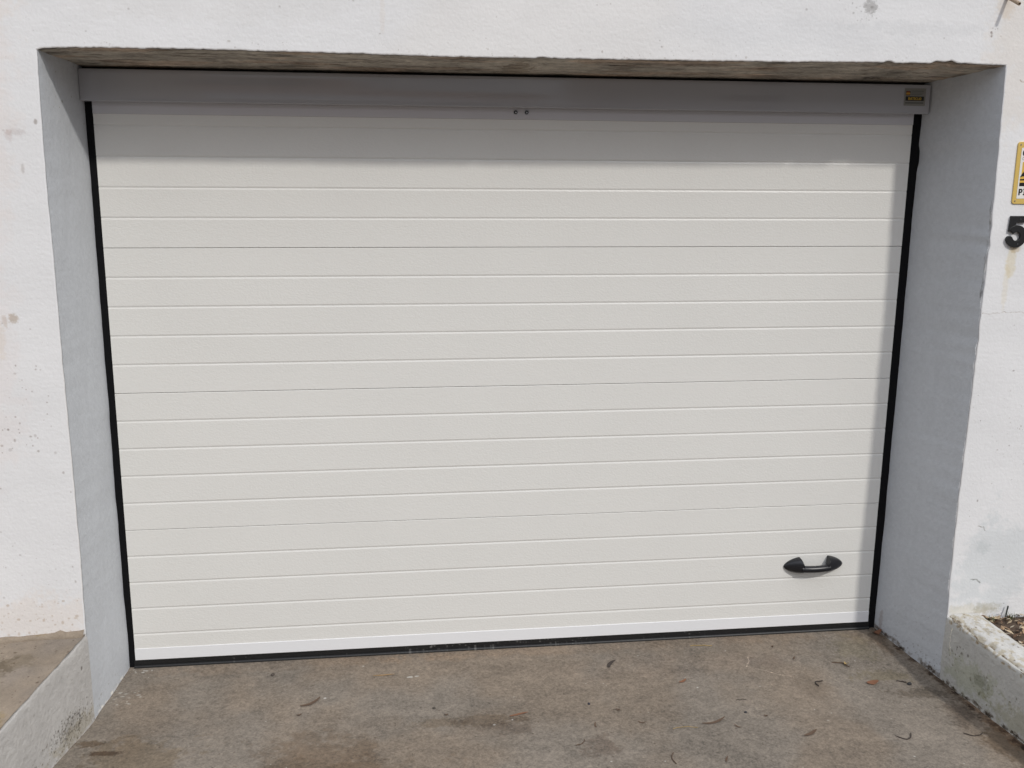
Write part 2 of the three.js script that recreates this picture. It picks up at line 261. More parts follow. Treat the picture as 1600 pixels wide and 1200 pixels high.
  S(-0.425, 0.168, 0.014, 0.006, [0.45, 0.43, 0.39], 0.8, { solid: true, freq: 120, grain: 0.8 }); S(-0.40, 0.166, 0.008, 0.004, [0.45, 0.43, 0.39], 0.8, { solid: true, freq: 120, grain: 0.8 });
  for (let k = 0; k < 16; k++) S(-1.46 + rr(0.0, 0.10), rr(0.14, 0.24), rr(0.003, 0.010), rr(0.0015, 0.004), [0.42, 0.40, 0.36], 0.7, { solid: true, freq: 120, grain: 0.8 });
  for (let k = 0; k < 8; k++) S(-1.40 + rr(-0.03, 0.05), rr(0.01, 0.05), rr(0.003, 0.008), rr(0.002, 0.005), [0.45, 0.43, 0.39], 0.8, { solid: true, freq: 120, grain: 0.8 });
  p.crack([[0.86, 0.16], [0.83, 0.235]], 0.0022, [1.5, 1.5, 1.5], 0.8); p.crack([[0.87, 0.25], [0.98, 0.31]], 0.002, [1.4, 1.4, 1.4], 0.7); p.crack([[1.12, 0.30], [1.22, 0.45]], 0.002, [1.3, 1.3, 1.28], 0.6);
  return p;
}
function soffitPaint() { // u = x, v = z
  const p = new Paint(2048, 256, -1.7, -0.02, 1.7, 0.36);
  p.fill((x, z) => {
    const a = fbm(x * 8 + z * 6, z * 34 + 8, 5), b = fbm(x * 60 + 9, z * 90, 4), c = fbm(x * 9, z * 11 + 40, 4), e = vn(x * 200, z * 260);
    const tone = 0.37 * (1 + (a - 0.5) * 1.15 + (b - 0.5) * 0.75 + (c - 0.5) * 1.0 + (e - 0.5) * 0.15), red = sm(0.45, 0.7, fbm(x * 4 + 80, z * 20, 3));
    return [tone * (1 + 0.08 * red), tone * (0.90 - 0.05 * red), tone * (0.76 - 0.10 * red), 0.5 + (a - 0.5) * 0.8 + (b - 0.5) * 0.5];
  });
  for (let k = 0; k < 60; k++) p.stain(rr(-1.5, 1.6), rr(0.0, 0.32), rr(0.02, 0.07), rr(0.002, 0.006), [0.35, 0.3, 0.26], rr(0.4, 0.9), { freq: 60, grain: 0.8, dip: 0.4 });
  for (let k = 0; k < 40; k++) p.stain(rr(-1.5, 1.6), rr(0.0, 0.32), rr(0.03, 0.12), rr(0.002, 0.008), [1.5, 1.5, 1.5], rr(0.3, 0.8), { freq: 50, grain: 0.9 });
  p.stain(-0.05, 0.14, 0.06, 0.12, [0.6, 0.55, 0.5], 0.8, { freq: 50, grain: 1.0, dip: 0.4 });
  p.specks(300, -1.5, 0.29, 1.6, 0.33, 0.001, 0.005, [0.4, 0.36, 0.32], 0.8);
  return p;
}
function ledgePaint() { // u = x, v = z
  const p = new Paint(768, 1024, -2.3, 0.25, -1.4, 1.45);
  p.fill((x, z) => {
    const big = fbm(x * 4 + 3, z * 4, 4), mid = fbm(x * 15, z * 15 + 8, 4), fine = vn(x * 320, z * 320), s = fbm(x * 60, z * 60, 3);
    const tone = 0.222 * (1 + (big - 0.5) * 0.45 + (mid - 0.5) * 0.35 + (s - 0.5) * 0.25 + (fine - 0.5) * 0.16), br = sm(0.35, 0.6, big);
    return [tone * 1.05, tone * (0.875 - 0.03 * br), tone * (0.71 - 0.07 * br), 0.5 + (s - 0.5) * 0.6 + (fine - 0.5) * 0.2 + (mid - 0.5) * 0.4];
  });
  p.stain(-1.74, 0.50, 0.07, 0.07, [0.62, 0.60, 0.55], 0.8, { freq: 30, grain: 1.2 }); p.stain(-1.66, 0.47, 0.06, 0.04, [0.7, 0.68, 0.62], 0.7, { freq: 30, grain: 1.2 }); p.stain(-1.63, 0.80, 0.04, 0.08, [0.98, 0.9, 0.66], 0.7, { freq: 30, grain: 1.0 });
  p.specks(300, -2.0, 0.33, -1.45, 1.0, 0.0012, 0.0055, [0.40, 0.33, 0.27], 0.8); p.specks(120, -2.0, 0.33, -1.45, 1.0, 0.0012, 0.004, [1.4, 1.35, 1.3], 0.6);
  return p;
}
function copingPaint() { // u = x, v = z
  const p = new Paint(256, 1024, 1.5, 0.3, 1.85, 1.6);
  p.fill((x, z) => {
    const mid = fbm(x * 40, z * 22, 4), fine = vn(x * 330, z * 330), flake = sm(0.34, 0.60, fbm(x * 70 - z * 20 + 9, z * 60 + x * 20, 5) - 0.22 * sm(0.045, 0.0, x - wallR(z)) + 0.05);
    const a = 0.53 * (0.82 + mid * 0.30 + (fine - 0.5) * 0.16), b = 0.41 * (0.75 + mid * 0.5 + (fine - 0.5) * 0.2);
    return [lerp(b, a, flake), lerp(b * 0.9, a * 0.975, flake), lerp(b * 0.72, a * 0.93, flake), 0.4 + 0.25 * flake + (fine - 0.5) * 0.2 + (mid - 0.5) * 0.5];
  });
  p.specks(160, 1.55, 0.32, 1.78, 1.1, 0.001, 0.006, [0.35, 0.3, 0.26], 0.9);
  for (let k = 0; k < 90; k++) { const z = rr(0.33, 1.2); p.stain(wallR(z) + rr(-0.002, 0.014), z, rr(0.002, 0.006), rr(0.006, 0.018), [0.45, 0.38, 0.3], rr(0.4, 1), { grain: 0.9, freq: 140 }); }
  return p;
}
const M = {
  render: painted(renderPaint(), 0.0022, 0.92),
  jambL: painted(jambPaint(-1), 0.0012, 0.8), jambR: painted(jambPaint(1), 0.0012, 0.8),
  lowL: painted(lowWallPaint(-1), 0.0028, 0.9), lowR: painted(lowWallPaint(1), 0.0028, 0.9),
  concrete: painted(concretePaint(), 0.003, 0.88), soffit: painted(soffitPaint(), 0.012, 0.95),
  ledge: painted(ledgePaint(), 0.004, 0.95), coping: painted(copingPaint(), 0.003, 0.92),
  plain: mat(0.76, 0.74, 0.72, 0.9), asphalt: mat(0.06, 0.06, 0.06, 0.95), soil: mat(0.085, 0.058, 0.04, 1),
  rubber: new THREE.MeshPhysicalMaterial({ color: lin(0.004, 0.004, 0.005), roughness: 0.8, specularIntensity: 0.35 }), plastic: mat(0.010, 0.010, 0.013, 0.35), dark: mat(0.02, 0.02, 0.02, 0.9),
  steel: mat(0.45, 0.44, 0.42, 0.35, { metalness: 0.9 }), whiteRail: mat(0.80, 0.80, 0.815, 0.35),
};
{ // door skin: cream lacquer over an embossed stucco grain
  const p = new Paint(1024, 1024, 0, 0, 0.9, 0.9).fill((x, y) => {
    const g = fbm(x * 170, y * 300, 2), f = vn(x * 420, y * 560), b = fbm(x * 5, y * 5, 3), t = 1 + (b - 0.5) * 0.03 + (g - 0.5) * 0.02;
    return [0.75 * t, 0.738 * t, 0.708 * t, 0.5 + (g - 0.5) * 0.8 + (f - 0.5) * 0.3];
  });
  M.skin = painted(p, 0.00046, 0.31);
  const s = new Paint(2048, 64, -1.5, -0.05, 1.5, 0.05).fill((x, y) => { const f = vn(x * 300, y * 300); const t = 0.007 * (0.7 + 0.6 * f); return [t, t, t * 1.08, 0.5 + (f - 0.5) * 0.4]; });
  s.specks(150, -1.2, -0.02, 1.0, 0.03, 0.001, 0.004, [0.10, 0.095, 0.09], 0.8, { solid: true }); s.specks(90, -0.5, 0.005, 0.3, 0.028, 0.001, 0.0045, [0.13, 0.125, 0.12], 0.8, { solid: true });
  M.seal = painted(s, 0.001, 0.5);
}

// ------------------------------------------------------------------ setting: ground, driveway, raised pavement, garden bed
structure(mesh('ground', new THREE.PlaneGeometry(500, 500).rotateX(-Math.PI / 2).translate(0, -0.30, 0), M.asphalt));
structure(mesh('driveway', surf(150, 140, (u, v) => {
  const t = v < 0.6 ? v / 0.6 * 1.4 : 1.4 + (v - 0.6) / 0.4 * 6.6, z = -0.05 + t, x = lerp(-1.85, 1.95, u);
  return [x, groundY(x, Math.max(z, 0)) + (fbm(x * 6, z * 6, 3) - 0.5) * 0.006 * sm(0.02, 0.12, z), z, x, z];
}, true), M.concrete));
structure(mesh('pavement', surf(60, 90, (u, v) => {
  const z = D + 0.002 + Math.pow(v, 1.6) * 6.5, edge = wallL(z) - 0.002 + wob(z, 44, 46, 0.006), x = lerp(edge, -7, Math.pow(u, 1.7));
  return [x, topL(z) + 0.005 + 0.045 * Math.max(-0.6, x - edge) + (fbm(x * 9, z * 9, 3) - 0.5) * 0.008 * sm(0, 0.04, edge - x), z, x, z];
}, false), M.ledge));
structure(mesh('garden_soil', surf(60, 50, (u, v) => {
  const z = D - 0.01 + v * 4.5, x = lerp(1.66, 6, Math.pow(u, 1.6));
  return [x, topR(z) - 0.016 + (fbm(x * 14, z * 14, 3) - 0.5) * 0.03, z, x, z];
}, true), M.soil));

// ------------------------------------------------------------------ the building round the opening
const house = thing('garage_building', 'white rendered building front round the recessed garage opening', 'building');
{
  const s = new THREE.Shape(), N = 110;
  s.moveTo(-6, -0.3); s.lineTo(edgeL(-0.3), -0.3);
  for (let i = 0; i <= N; i++) { const y = lerp(-0.25, edgeT(-1.476) - 0.002, i / N); s.lineTo(edgeL(y), y); }
  for (let i = 1; i < 420; i++) { const x = lerp(-1.476, 1.549, i / 420); s.lineTo(x, edgeT(x)); }
  for (let i = N; i >= 0; i--) { const y = lerp(-0.25, edgeT(1.549) - 0.002, i / N); s.lineTo(edgeR(y), y); }
  s.lineTo(edgeR(-0.3), -0.3); s.lineTo(6, -0.3); s.lineTo(6, 3.4); s.lineTo(-6, 3.4); s.closePath();
  const g = new THREE.ExtrudeGeometry(s, { depth: 0.16, bevelEnabled: true, bevelThickness: 0.004, bevelSize: 0.004, bevelOffset: -0.004, bevelSegments: 2, steps: 1 });
  g.translate(0, 0, D - 0.164);
  mesh('front_wall', g, M.render, house);
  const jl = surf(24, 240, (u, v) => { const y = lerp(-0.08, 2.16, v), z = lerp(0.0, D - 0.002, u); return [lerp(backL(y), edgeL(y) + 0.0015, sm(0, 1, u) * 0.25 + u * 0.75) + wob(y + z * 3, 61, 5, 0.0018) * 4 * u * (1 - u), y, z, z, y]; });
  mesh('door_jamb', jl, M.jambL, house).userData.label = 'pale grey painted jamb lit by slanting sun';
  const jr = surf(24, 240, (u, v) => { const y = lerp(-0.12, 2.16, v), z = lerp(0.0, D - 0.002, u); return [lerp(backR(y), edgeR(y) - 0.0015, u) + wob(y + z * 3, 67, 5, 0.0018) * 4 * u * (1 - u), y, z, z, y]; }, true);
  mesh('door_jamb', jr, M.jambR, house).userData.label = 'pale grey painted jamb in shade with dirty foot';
  const so = surf(300, 24, (u, v) => { const x = lerp(-1.52, 1.60, u), z = lerp(0.0, D - 0.003, v); return [x, lerp(2.1105, edgeT(x) - 0.001, v) + (fbm(x * 3, z * 40, 3) - 0.5) * 0.008 * sm(0, 0.2, v) * sm(1, 0.85, v), z, x, z]; });
  mesh('lintel_soffit', so, M.soffit, house).userData.label = 'rough brown board-marked concrete underside of the lintel';
  mesh('side_wall', box(-6, -5.8, -0.3, 3.4, -6, D - 0.17), M.plain, house); mesh('side_wall', box(5.8, 6, -0.3, 3.4, -6, D - 0.17), M.plain, house);
  mesh('rear_wall', box(-6, 6, -0.3, 3.4, -6.2, -6.003), M.plain, house); mesh('roof', box(-6.02, 6.02, 3.403, 3.6, -6.22, D + 0.02), M.plain, house);
  // solid masonry behind the plaster of both reveals and above the header
  mesh('masonry', box(-2.4, -1.50, -0.3, 3.3, -0.25, D - 0.17), M.plain, house); mesh('masonry', box(1.58, 2.4, -0.3, 3.3, -0.25, D - 0.17), M.plain, house); mesh('masonry', box(-1.497, 1.577, 2.17, 3.3, -0.25, D - 0.17), M.plain, house);
}

// ------------------------------------------------------------------ the other side of the street, mirrored dimly in the header
function streetHouse(x0, x1, z, h, rise, m, label) {
  const t = thing('street_house', label, 'house', [x0, -0.3, z]), w = x1 - x0;
  mesh('wall', box(0, w, 0, h, 0, 8), m, t);
  const s = new THREE.Shape(); s.moveTo(-0.3, 0); s.lineTo(8.3, 0); s.lineTo(4, rise); s.closePath();
  const g = new THREE.ExtrudeGeometry(s, { depth: w + 0.4, bevelEnabled: false }); g.rotateY(-Math.PI / 2); g.translate(w + 0.2, h + 0.003, 0); mesh('roof', g, mat(0.22, 0.10, 0.06, 0.9), t);
  const n = Math.max(2, Math.round(w / 3.2));
  for (let f = 0; f < Math.max(1, Math.floor(h / 2.8)); f++) for (let i = 0; i < n; i++) {
    const x = (i + 0.5) * w / n, y = 1.0 + f * 2.8, fr = mesh('window', rbox(x - 0.62, x + 0.62, y - 0.06, y + 1.3, -0.06, 0.04, 0.01), mat(0.6, 0.6, 0.58, 0.6), t);
    mesh('pane', box(x - 0.54, x - 0.02, y + 0.02, y + 1.22, -0.075, -0.055), mat(0.03, 0.035, 0.04, 0.1), fr); mesh('pane', box(x + 0.02, x + 0.54, y + 0.02, y + 1.22, -0.075, -0.055), mat(0.03, 0.035, 0.04, 0.1), fr);
  }
  return t;
}
streetHouse(-27, -4.4, 13.2, 6.2, 1.9, mat(0.42, 0.38, 0.31, 0.9), 'tall sand coloured house across the street with red tiled roof');
streetHouse(-3.6, 2.4, 13.6, 2.75, 0.55, mat(0.45, 0.42, 0.38, 0.9), 'small low house straight across the street');
streetHouse(4.0, 27, 13.2, 6.1, 1.8, mat(0.46, 0.43, 0.39, 0.9), 'tall pale house across the street next to the gap');

// ------------------------------------------------------------------ frame of the door
function part(name, label) { const g = new THREE.Group(); g.name = name; g.userData.label = label; house.add(g); return g; }
const frame = part('door_frame', 'garage door frame with black side seals and grey header panel');
mesh('side_seal', box(-1.50, -1.4195, -0.02, 2.0, -0.06, -0.001), M.rubber, frame); mesh('side_seal', box(1.4195, 1.58, -0.06, 2.0, -0.06, -0.001), M.rubber, frame);
mesh('top_seal', box(-1.495, 1.575, 2.0, 2.165, -0.10, -0.004), M.dark, frame);
{ // folded sheet, faintly wavy as thin metal is, over a flat core
  const pr = [[2.003, -0.002], [2.003, 0.036], [2.0036, 0.0384], [2.006, 0.040]]; for (let k = 1; k < 8; k++) pr.push([lerp(2.006, 2.1005, k / 8), 0.040]);
  pr.push([2.1005, 0.040], [2.1029, 0.0384], [2.1035, 0.036], [2.1035, -0.002]);
  const n = pr.length - 1, sheet = surf(90, n, (u, v) => { const x = lerp(-1.4435, 1.4525, u), [y, z] = pr[Math.round(v * n)]; return [x, y, z + (z > 0.039 ? (vn(x * 1.1 + 40, y * 34) - 0.5) * 0.0018 : 0), x, y]; });
  mesh('header_panel', mergeGeometries([sheet, box(-1.4434, 1.4524, 2.0042, 2.1022, -0.001, 0.0372)]), new THREE.MeshStandardMaterial({ color: lin(0.405, 0.405, 0.43), roughness: 0.07 }), frame);
}
mesh('top_trim', rbox(-1.4185, 1.4185, 1.9655, 2.004, -0.010, 0.0045, 0.0015), mat(0.58, 0.57, 0.595, 0.10), frame);
for (const x of [-0.031, 0.007]) { const g = new THREE.CylinderGeometry(0.0062, 0.0068, 0.006, 20).rotateX(Math.PI / 2).translate(x, 1.9895, 0.0068); mesh('screw', g, M.plastic, frame); mesh('screw_core', new THREE.CylinderGeometry(0.0026, 0.0026, 0.002, 14).rotateX(Math.PI / 2).translate(x, 1.9885, 0.0103), M.steel, frame); }
{ // maker's sticker on the header
  const c = document.createElement('canvas'); c.width = 512; c.height = 384; const k = c.getContext('2d');
  k.fillStyle = '#86857f'; k.fillRect(0, 0, 512, 384);
  k.fillStyle = '#3a2a14'; k.fillRect(34, 62, 104, 96); k.fillStyle = '#d6a93a'; k.fillRect(40, 98, 92, 28); k.fillStyle = '#b04a24'; k.fillRect(48, 74, 76, 18); k.fillStyle = '#c98a30'; k.fillRect(44, 136, 84, 12);
  k.fillStyle = '#5d5f5c'; for (const [x, y, w, h] of [[160, 50, 300, 20], [160, 92, 300, 14], [160, 122, 260, 14], [160, 146, 200, 8]]) for (let q = 0; q < w; q += 15) k.fillRect(x + q, y + (q % 2), 11, h);
  k.fillStyle = '#15130d'; k.fillRect(34, 178, 440, 96); k.fillStyle = '#e0b83c'; k.font = 'bold 78px sans-serif'; k.textAlign = 'center'; k.textBaseline = 'middle'; k.fillText('BATICLO', 254, 228, 410);
  k.fillStyle = '#4c4c4c'; for (let q = 34; q < 470; q += 22) k.fillRect(q, 304, 16, 32);
  const t = new THREE.CanvasTexture(c); t.colorSpace = THREE.SRGBColorSpace;
  const s = new THREE.Mesh(new THREE.BoxGeometry(0.080, 0.060, 0.0008), [0, 0, 0, 0, 1, 0].map((f) => (f ? new THREE.MeshStandardMaterial({ map: t, roughness: 0.45 }) : mat(0.4, 0.4, 0.4, 0.5))));
  s.name = 'sticker'; s.position.set(1.3955, 2.0605, 0.0408); s.userData.label = 'small grey sticker with yellow lettering on black'; add(s, frame);
}

// ------------------------------------------------------------------ sectional door leaf
const door = part('garage_door', 'closed cream white sectional garage door with horizontal ribs');
function plank(y0, y1, jointBelow, jointAbove) {
  const lo = jointBelow ? 0.0010 : 0.0050, hi = jointAbove ? 0.0014 : 0.0056, gb = jointBelow ? 0.0008 : 0.00015, gt = jointAbove ? 0.0008 : 0.00015, zb = -0.0026;
  const pr = [[y0 + gb, zb - 0.004], [y0 + gb, jointBelow ? -0.0012 : zb + 0.001], [y0 + gb + lo, 0], [y1 - gt - hi, 0], [y1 - gt, jointAbove ? -0.0012 : zb + 0.001], [y1 - gt, zb - 0.004]];
  const P = [], T = [], I = [], x0 = -1.4185, x1 = 1.4185;
  for (let i = 0; i < pr.length - 1; i++) { const b = P.length / 3; for (const [y, z] of [pr[i], pr[i + 1]]) { P.push(x0, y, z, x1, y, z); T.push(x0, y + z, x1, y + z); } I.push(b, b + 1, b + 2, b + 1, b + 3, b + 2); }
  for (const x of [x0, x1]) { const b = P.length / 3; for (const [y, z] of pr) { P.push(x, y, z); T.push(z, y); } for (let i = 1; i < pr.length - 1; i++) x === x0 ? I.push(b, b + i, b + i + 1) : I.push(b, b + i + 1, b + i); }
  const g = new THREE.BufferGeometry(); g.setAttribute('position', new THREE.Float32BufferAttribute(P, 3)); g.setAttribute('uv', new THREE.Float32BufferAttribute(T, 2)); g.setIndex(I);
  const f = g.toNonIndexed(); f.computeVertexNormals(); return f;
}
for (let s = 0; s < 4; s++) {
  const y0 = 0.03 + 0.5 * s;
  const dz = [0, 0.0004, -0.0005, 0.0002][s];
  mesh('section_core', box(-1.4178, 1.4178, y0 + 0.0016, y0 + 0.4984, -0.042, -0.0052), M.skin, door).position.z = dz;
  for (let k = 0; k < 5; k++) mesh('rib_panel', plank(y0 + 0.1 * k, y0 + 0.1 * (k + 1), k === 0, k === 4), M.skin, door).position.z = dz;
}
mesh('bottom_rail', rbox(-1.4188, 1.4188, 0.0285, 0.0735, -0.03, 0.0022, 0.001), M.whiteRail, door).userData.label = 'bright white bottom rail of the door';
{ // rubber foot seal: flat web, then a rolled lip on the concrete
  const sh = new THREE.Shape(); sh.moveTo(-0.04, -0.02); sh.lineTo(0.004, -0.02); sh.quadraticCurveTo(0.0105, -0.006, 0.009, 0.003); sh.quadraticCurveTo(0.007, 0.0085, 0.001, 0.0085); sh.lineTo(0.0, 0.0285); sh.lineTo(-0.04, 0.0285); sh.closePath();
  const g = new THREE.ExtrudeGeometry(sh, { depth: 2.846, bevelEnabled: false, curveSegments: 8 });
  // shape x -> world z, shape y -> world y, depth -> world -x
  g.rotateY(-Math.PI / 2); g.translate(1.423, 0, 0);
  const ps = g.attributes.position, uv = g.attributes.uv; for (let i = 0; i < ps.count; i++) uv.setXY(i, ps.getX(i), ps.getY(i) + ps.getZ(i) * 1.2);
  mesh('rubber_seal', g, M.seal, door);
}
{ // moulded handle: two pointed feet and a bar that stands off the door
  const parts = [];
  for (const s of [-1, 1]) {
    const nx = 18, na = 20, P = [], I = [];
    for (let i = 0; i <= nx; i++) {
      const t = i / nx, x = s * (0.1215 - 0.074 * t), w = 0.0315 * Math.pow(1 - Math.pow(1 - Math.max(t, 0.004), 1.9), 0.6), dpt = 0.003 + 0.037 * Math.pow(t, 0.7);
      for (let a = 0; a <= na; a++) { const q = Math.PI * a / na, cy = Math.cos(q), sy = Math.sin(q); P.push(x - s * 0.010 * t * t * (cy > 0 ? -cy : 0), w * Math.sign(cy) * Math.pow(Math.abs(cy), 0.9) + 0.004 * t, dpt * Math.pow(sy, 0.75)); }
    }
    for (let i = 0; i < nx; i++) for (let a = 0; a < na; a++) { const p = i * (na + 1) + a, q = p + na + 1; s < 0 ? I.push(p, p + 1, q, p + 1, q + 1, q) : I.push(p, q, p + 1, p + 1, q, q + 1); }
    const c = P.length / 3, b = nx * (na + 1); P.push(s * 0.0475, 0, 0.012); for (let a = 0; a < na; a++) s < 0 ? I.push(b + a, b + a + 1, c) : I.push(b + a, c, b + a + 1);
    const g = new THREE.BufferGeometry(); g.setAttribute('position', new THREE.Float32BufferAttribute(P, 3)); g.setIndex(I); g.computeVertexNormals(); parts.push(g);
  }
  const curve = new THREE.CatmullRomCurve3([[-0.056, -0.005, 0.027], [-0.03, -0.0055, 0.031], [0, -0.006, 0.0325], [0.03, -0.0055, 0.031], [0.056, -0.005, 0.027]].map((v) => new THREE.Vector3(...v)));
  const bar = new THREE.TubeGeometry(curve, 24, 0.0136, 14); bar.deleteAttribute('uv'); parts.push(bar);
  const g = mergeGeometries(parts);
  const h = mesh('handle', g, M.plastic, door); h.position.set(1.1665, 0.284, 0.0003); h.rotation.z = 0.012; h.userData.label = 'black plastic pull handle low on the door';
}

// ------------------------------------------------------------------ low walls flanking the driveway
function lowWall(side, xf, yt, width, m, name, label) {
  const nz = 150, z0 = D - 0.004, z1 = 6.5, P = [], T = [], I = [];
  const prof = (z) => { const x = xf(z) + wob(z, 71 + side, 12, 0.004), y = yt(z) + wob(z, 77 + side, 30, 0.004), o = side; return [[x, -0.28], [x, 0.04], [x + wob(z, 80, 9, 0.003), y - 0.03], [x + o * 0.001, y - 0.008], [x + o * 0.007, y], [x + o * width, y - (side < 0 ? 0.05 : 0)], [x + o * width, -0.28]]; };
  for (let i = 0; i <= nz; i++) { const z = lerp(z0, z1, Math.pow(i / nz, 2)); for (const [x, y] of prof(z)) { P.push(x, y, z); T.push(z, y); } }
  const n = 7; for (let i = 0; i < nz; i++) for (let k = 0; k < n - 1; k++) { const a = i * n + k, b = a + n; side > 0 ? I.push(a, b, a + 1, a + 1, b, b + 1) : I.push(a, a + 1, b, a + 1, b + 1, b); }
  const g = new THREE.BufferGeometry(); g.setAttribute('position', new THREE.Float32BufferAttribute(P, 3)); g.setAttribute('uv', new THREE.Float32BufferAttribute(T, 2)); g.setIndex(I); g.computeVertexNormals();
  const t = thing(name, label, 'wall'); mesh('wall_face', g, m, t); return t;
}
lowWall(-1, wallL, topL, 0.16, M.lowL, 'low_wall', 'grey painted low wall spotted black, below the brown pavement');
const rw = lowWall(1, wallR, topR, 0.13, M.lowR, 'low_wall', 'low grey wall with flaking white top beside the leafy garden bed');
mesh('coping', surf(14, 120, (u, v) => {
  const z = D + 0.001 + Math.pow(v, 1.6) * 5, e = wallR(z) + 0.004 + wob(z, 91, 40, 0.004), x = lerp(e, wallR(z) + 0.134 + wob(z, 95, 20, 0.006), u), q = u * 2 - 1;
  return [x, topR(z) + 0.010 - 0.012 * Math.pow(Math.abs(q), 6) + (fbm(x * 30, z * 30, 3) - 0.5) * 0.006, z, x, z];
}, true), M.coping, rw).userData.label = 'flaking white paint on the top of the wall';
{ // earth and mortar gathered where the left pier meets the pavement
  const g = surf(80, 6, (u, v) => { const x = lerp(-1.487, -3.0, u), hgt = 0.011 + 0.010 * fbm(x * 26, 4, 3) + (x < -1.56 && x > -1.575 ? 0.008 : 0), dep = 0.010 + 0.016 * fbm(x * 18, 9, 3), a = v * Math.PI / 2; return [x, topL(D) + 0.0 + 0.045 * Math.max(-0.6, x + 1.488) + 0.003 + hgt * Math.sin(a), D - 0.001 + dep * Math.cos(a), x, 0.7 + v * 0.03]; }, true);
  tag(mesh('mortar_fillet', g, M.ledge), 'crumbling grey mortar seam where white wall meets the brown pavement', 'mortar seam');
}

// ------------------------------------------------------------------ things on the right pier and above
{ // warning plate; only its left part stands in the picture
  const w = 0.15, h = 0.203, r = 0.010, s = new THREE.Shape();
  s.moveTo(r, 0); s.lineTo(w - r, 0); s.quadraticCurveTo(w, 0, w, r); s.lineTo(w, h - r); s.quadraticCurveTo(w, h, w - r, h); s.lineTo(r, h); s.quadraticCurveTo(0, h, 0, h - r); s.lineTo(0, r); s.quadraticCurveTo(0, 0, r, 0);
  const t = thing('warning_plate', 'yellow edged warning plate with black lettering screwed above the house number', 'sign', [1.621, 1.699, D + 0.001]);
  mesh('plate', new THREE.ExtrudeGeometry(s, { depth: 0.0025, bevelEnabled: true, bevelSize: 0.0008, bevelThickness: 0.0008, bevelSegments: 2 }), mat(0.66, 0.46, 0.13, 0.4), t);
  const c = document.createElement('canvas'); c.width = 512; c.height = 704; const k = c.getContext('2d');
  k.fillStyle = '#e6e4df'; k.fillRect(0, 0, 512, 704);
  k.fillStyle = '#141414'; k.textBaseline = 'alphabetic'; k.font = 'bold 118px sans-serif'; k.lineWidth = 3; k.strokeStyle = '#141414'; k.fillText('C', 16, 112); k.strokeText('C', 16, 112);
  k.fillStyle = '#3a3a44'; k.font = '56px sans-serif'; k.fillText('C', 22, 168);
  k.fillStyle = '#d9b150'; k.fillRect(36, 196, 440, 336);
  k.fillStyle = '#101012'; k.beginPath(); k.moveTo(20, 532); k.lineTo(20, 400); k.quadraticCurveTo(110, 240, 256, 216); k.quadraticCurveTo(400, 240, 492, 400); k.lineTo(492, 532); k.closePath(); k.fill();
  k.fillStyle = '#d9b150'; k.beginPath(); k.moveTo(24, 404); k.quadraticCurveTo(200, 360, 488, 404); k.lineTo(488, 430); k.quadraticCurveTo(250, 410, 20, 434); k.fill(); k.fillRect(20, 452, 472, 30);
  k.fillStyle = '#141414'; k.font = 'bold 124px sans-serif'; k.fillText('PI', 12, 656); k.strokeText('PI', 12, 656);
  const x = new THREE.CanvasTexture(c); x.colorSpace = THREE.SRGBColorSpace;
  const pm = mesh('print', new THREE.PlaneGeometry(w - 0.026, h - 0.036).translate(w / 2, h / 2 - 0.001, 0.0040), new THREE.MeshStandardMaterial({ map: x, roughness: 0.4 }), t); pm.userData.label = 'white print field with black and yellow emblem';
  for (const [px, py] of [[0.009, 0.009], [0.009, h - 0.009]]) mesh('screw', new THREE.CylinderGeometry(0.0022, 0.0026, 0.0012, 12).rotateX(Math.PI / 2).translate(px, py, 0.0042), M.steel, t);
}
{ // the house number, one cast figure
  const bev = { bevelEnabled: true, bevelSize: 0.0012, bevelThickness: 0.0018, bevelSegments: 2 };
  const bar = new THREE.Shape([[0.0125, 0.104], [0.066, 0.104], [0.066, 0.084], [0.031, 0.084], [0.029, 0.066], [0.022, 0.056], [0.0095, 0.053]].map((v) => new THREE.Vector2(...v)));
  const C = [0.0375, 0.0365], R = 0.0262, W = 0.0105, out = [], inn = [];
  for (let i = 0; i <= 26; i++) { const a = lerp(2.42, -2.75, i / 26); out.push(new THREE.Vector2(C[0] + (R + W) * Math.cos(a), C[1] + (R + W) * Math.sin(a))); inn.push(new THREE.Vector2(C[0] + (R - W) * Math.cos(a), C[1] + (R - W) * Math.sin(a))); }
  const ex = C[0] + R * Math.cos(-2.75), ey = C[1] + R * Math.sin(-2.75), cap = [];
  for (let k = 1; k < 8; k++) { const a = -2.75 - Math.PI * k / 8; cap.push(new THREE.Vector2(ex + W * Math.cos(a), ey + W * Math.sin(a))); }
  const bowl = new THREE.Shape([...out, ...cap, ...inn.reverse()]);
  const g = mergeGeometries([new THREE.ExtrudeGeometry(bar, { depth: 0.0055, ...bev }), new THREE.ExtrudeGeometry(bowl, { depth: 0.0062, curveSegments: 4, ...bev })]);
  const t = thing('house_number', 'black cast house number 5 on the white pier', 'house number', [1.610, 1.553, D + 0.0025]);
  mesh('numeral', g, mat(0.007, 0.007, 0.008, 0.5), t); mesh('screw', new THREE.CylinderGeometry(0.0028, 0.003, 0.0016, 12).rotateX(Math.PI / 2).translate(0.045, 0.094, 0.0078), mat(0.05, 0.05, 0.055, 0.35), t); mesh('screw', new THREE.CylinderGeometry(0.0028, 0.003, 0.0016, 12).rotateX(Math.PI / 2).translate(0.044, 0.0105, 0.0085), mat(0.05, 0.05, 0.055, 0.35), t);
}
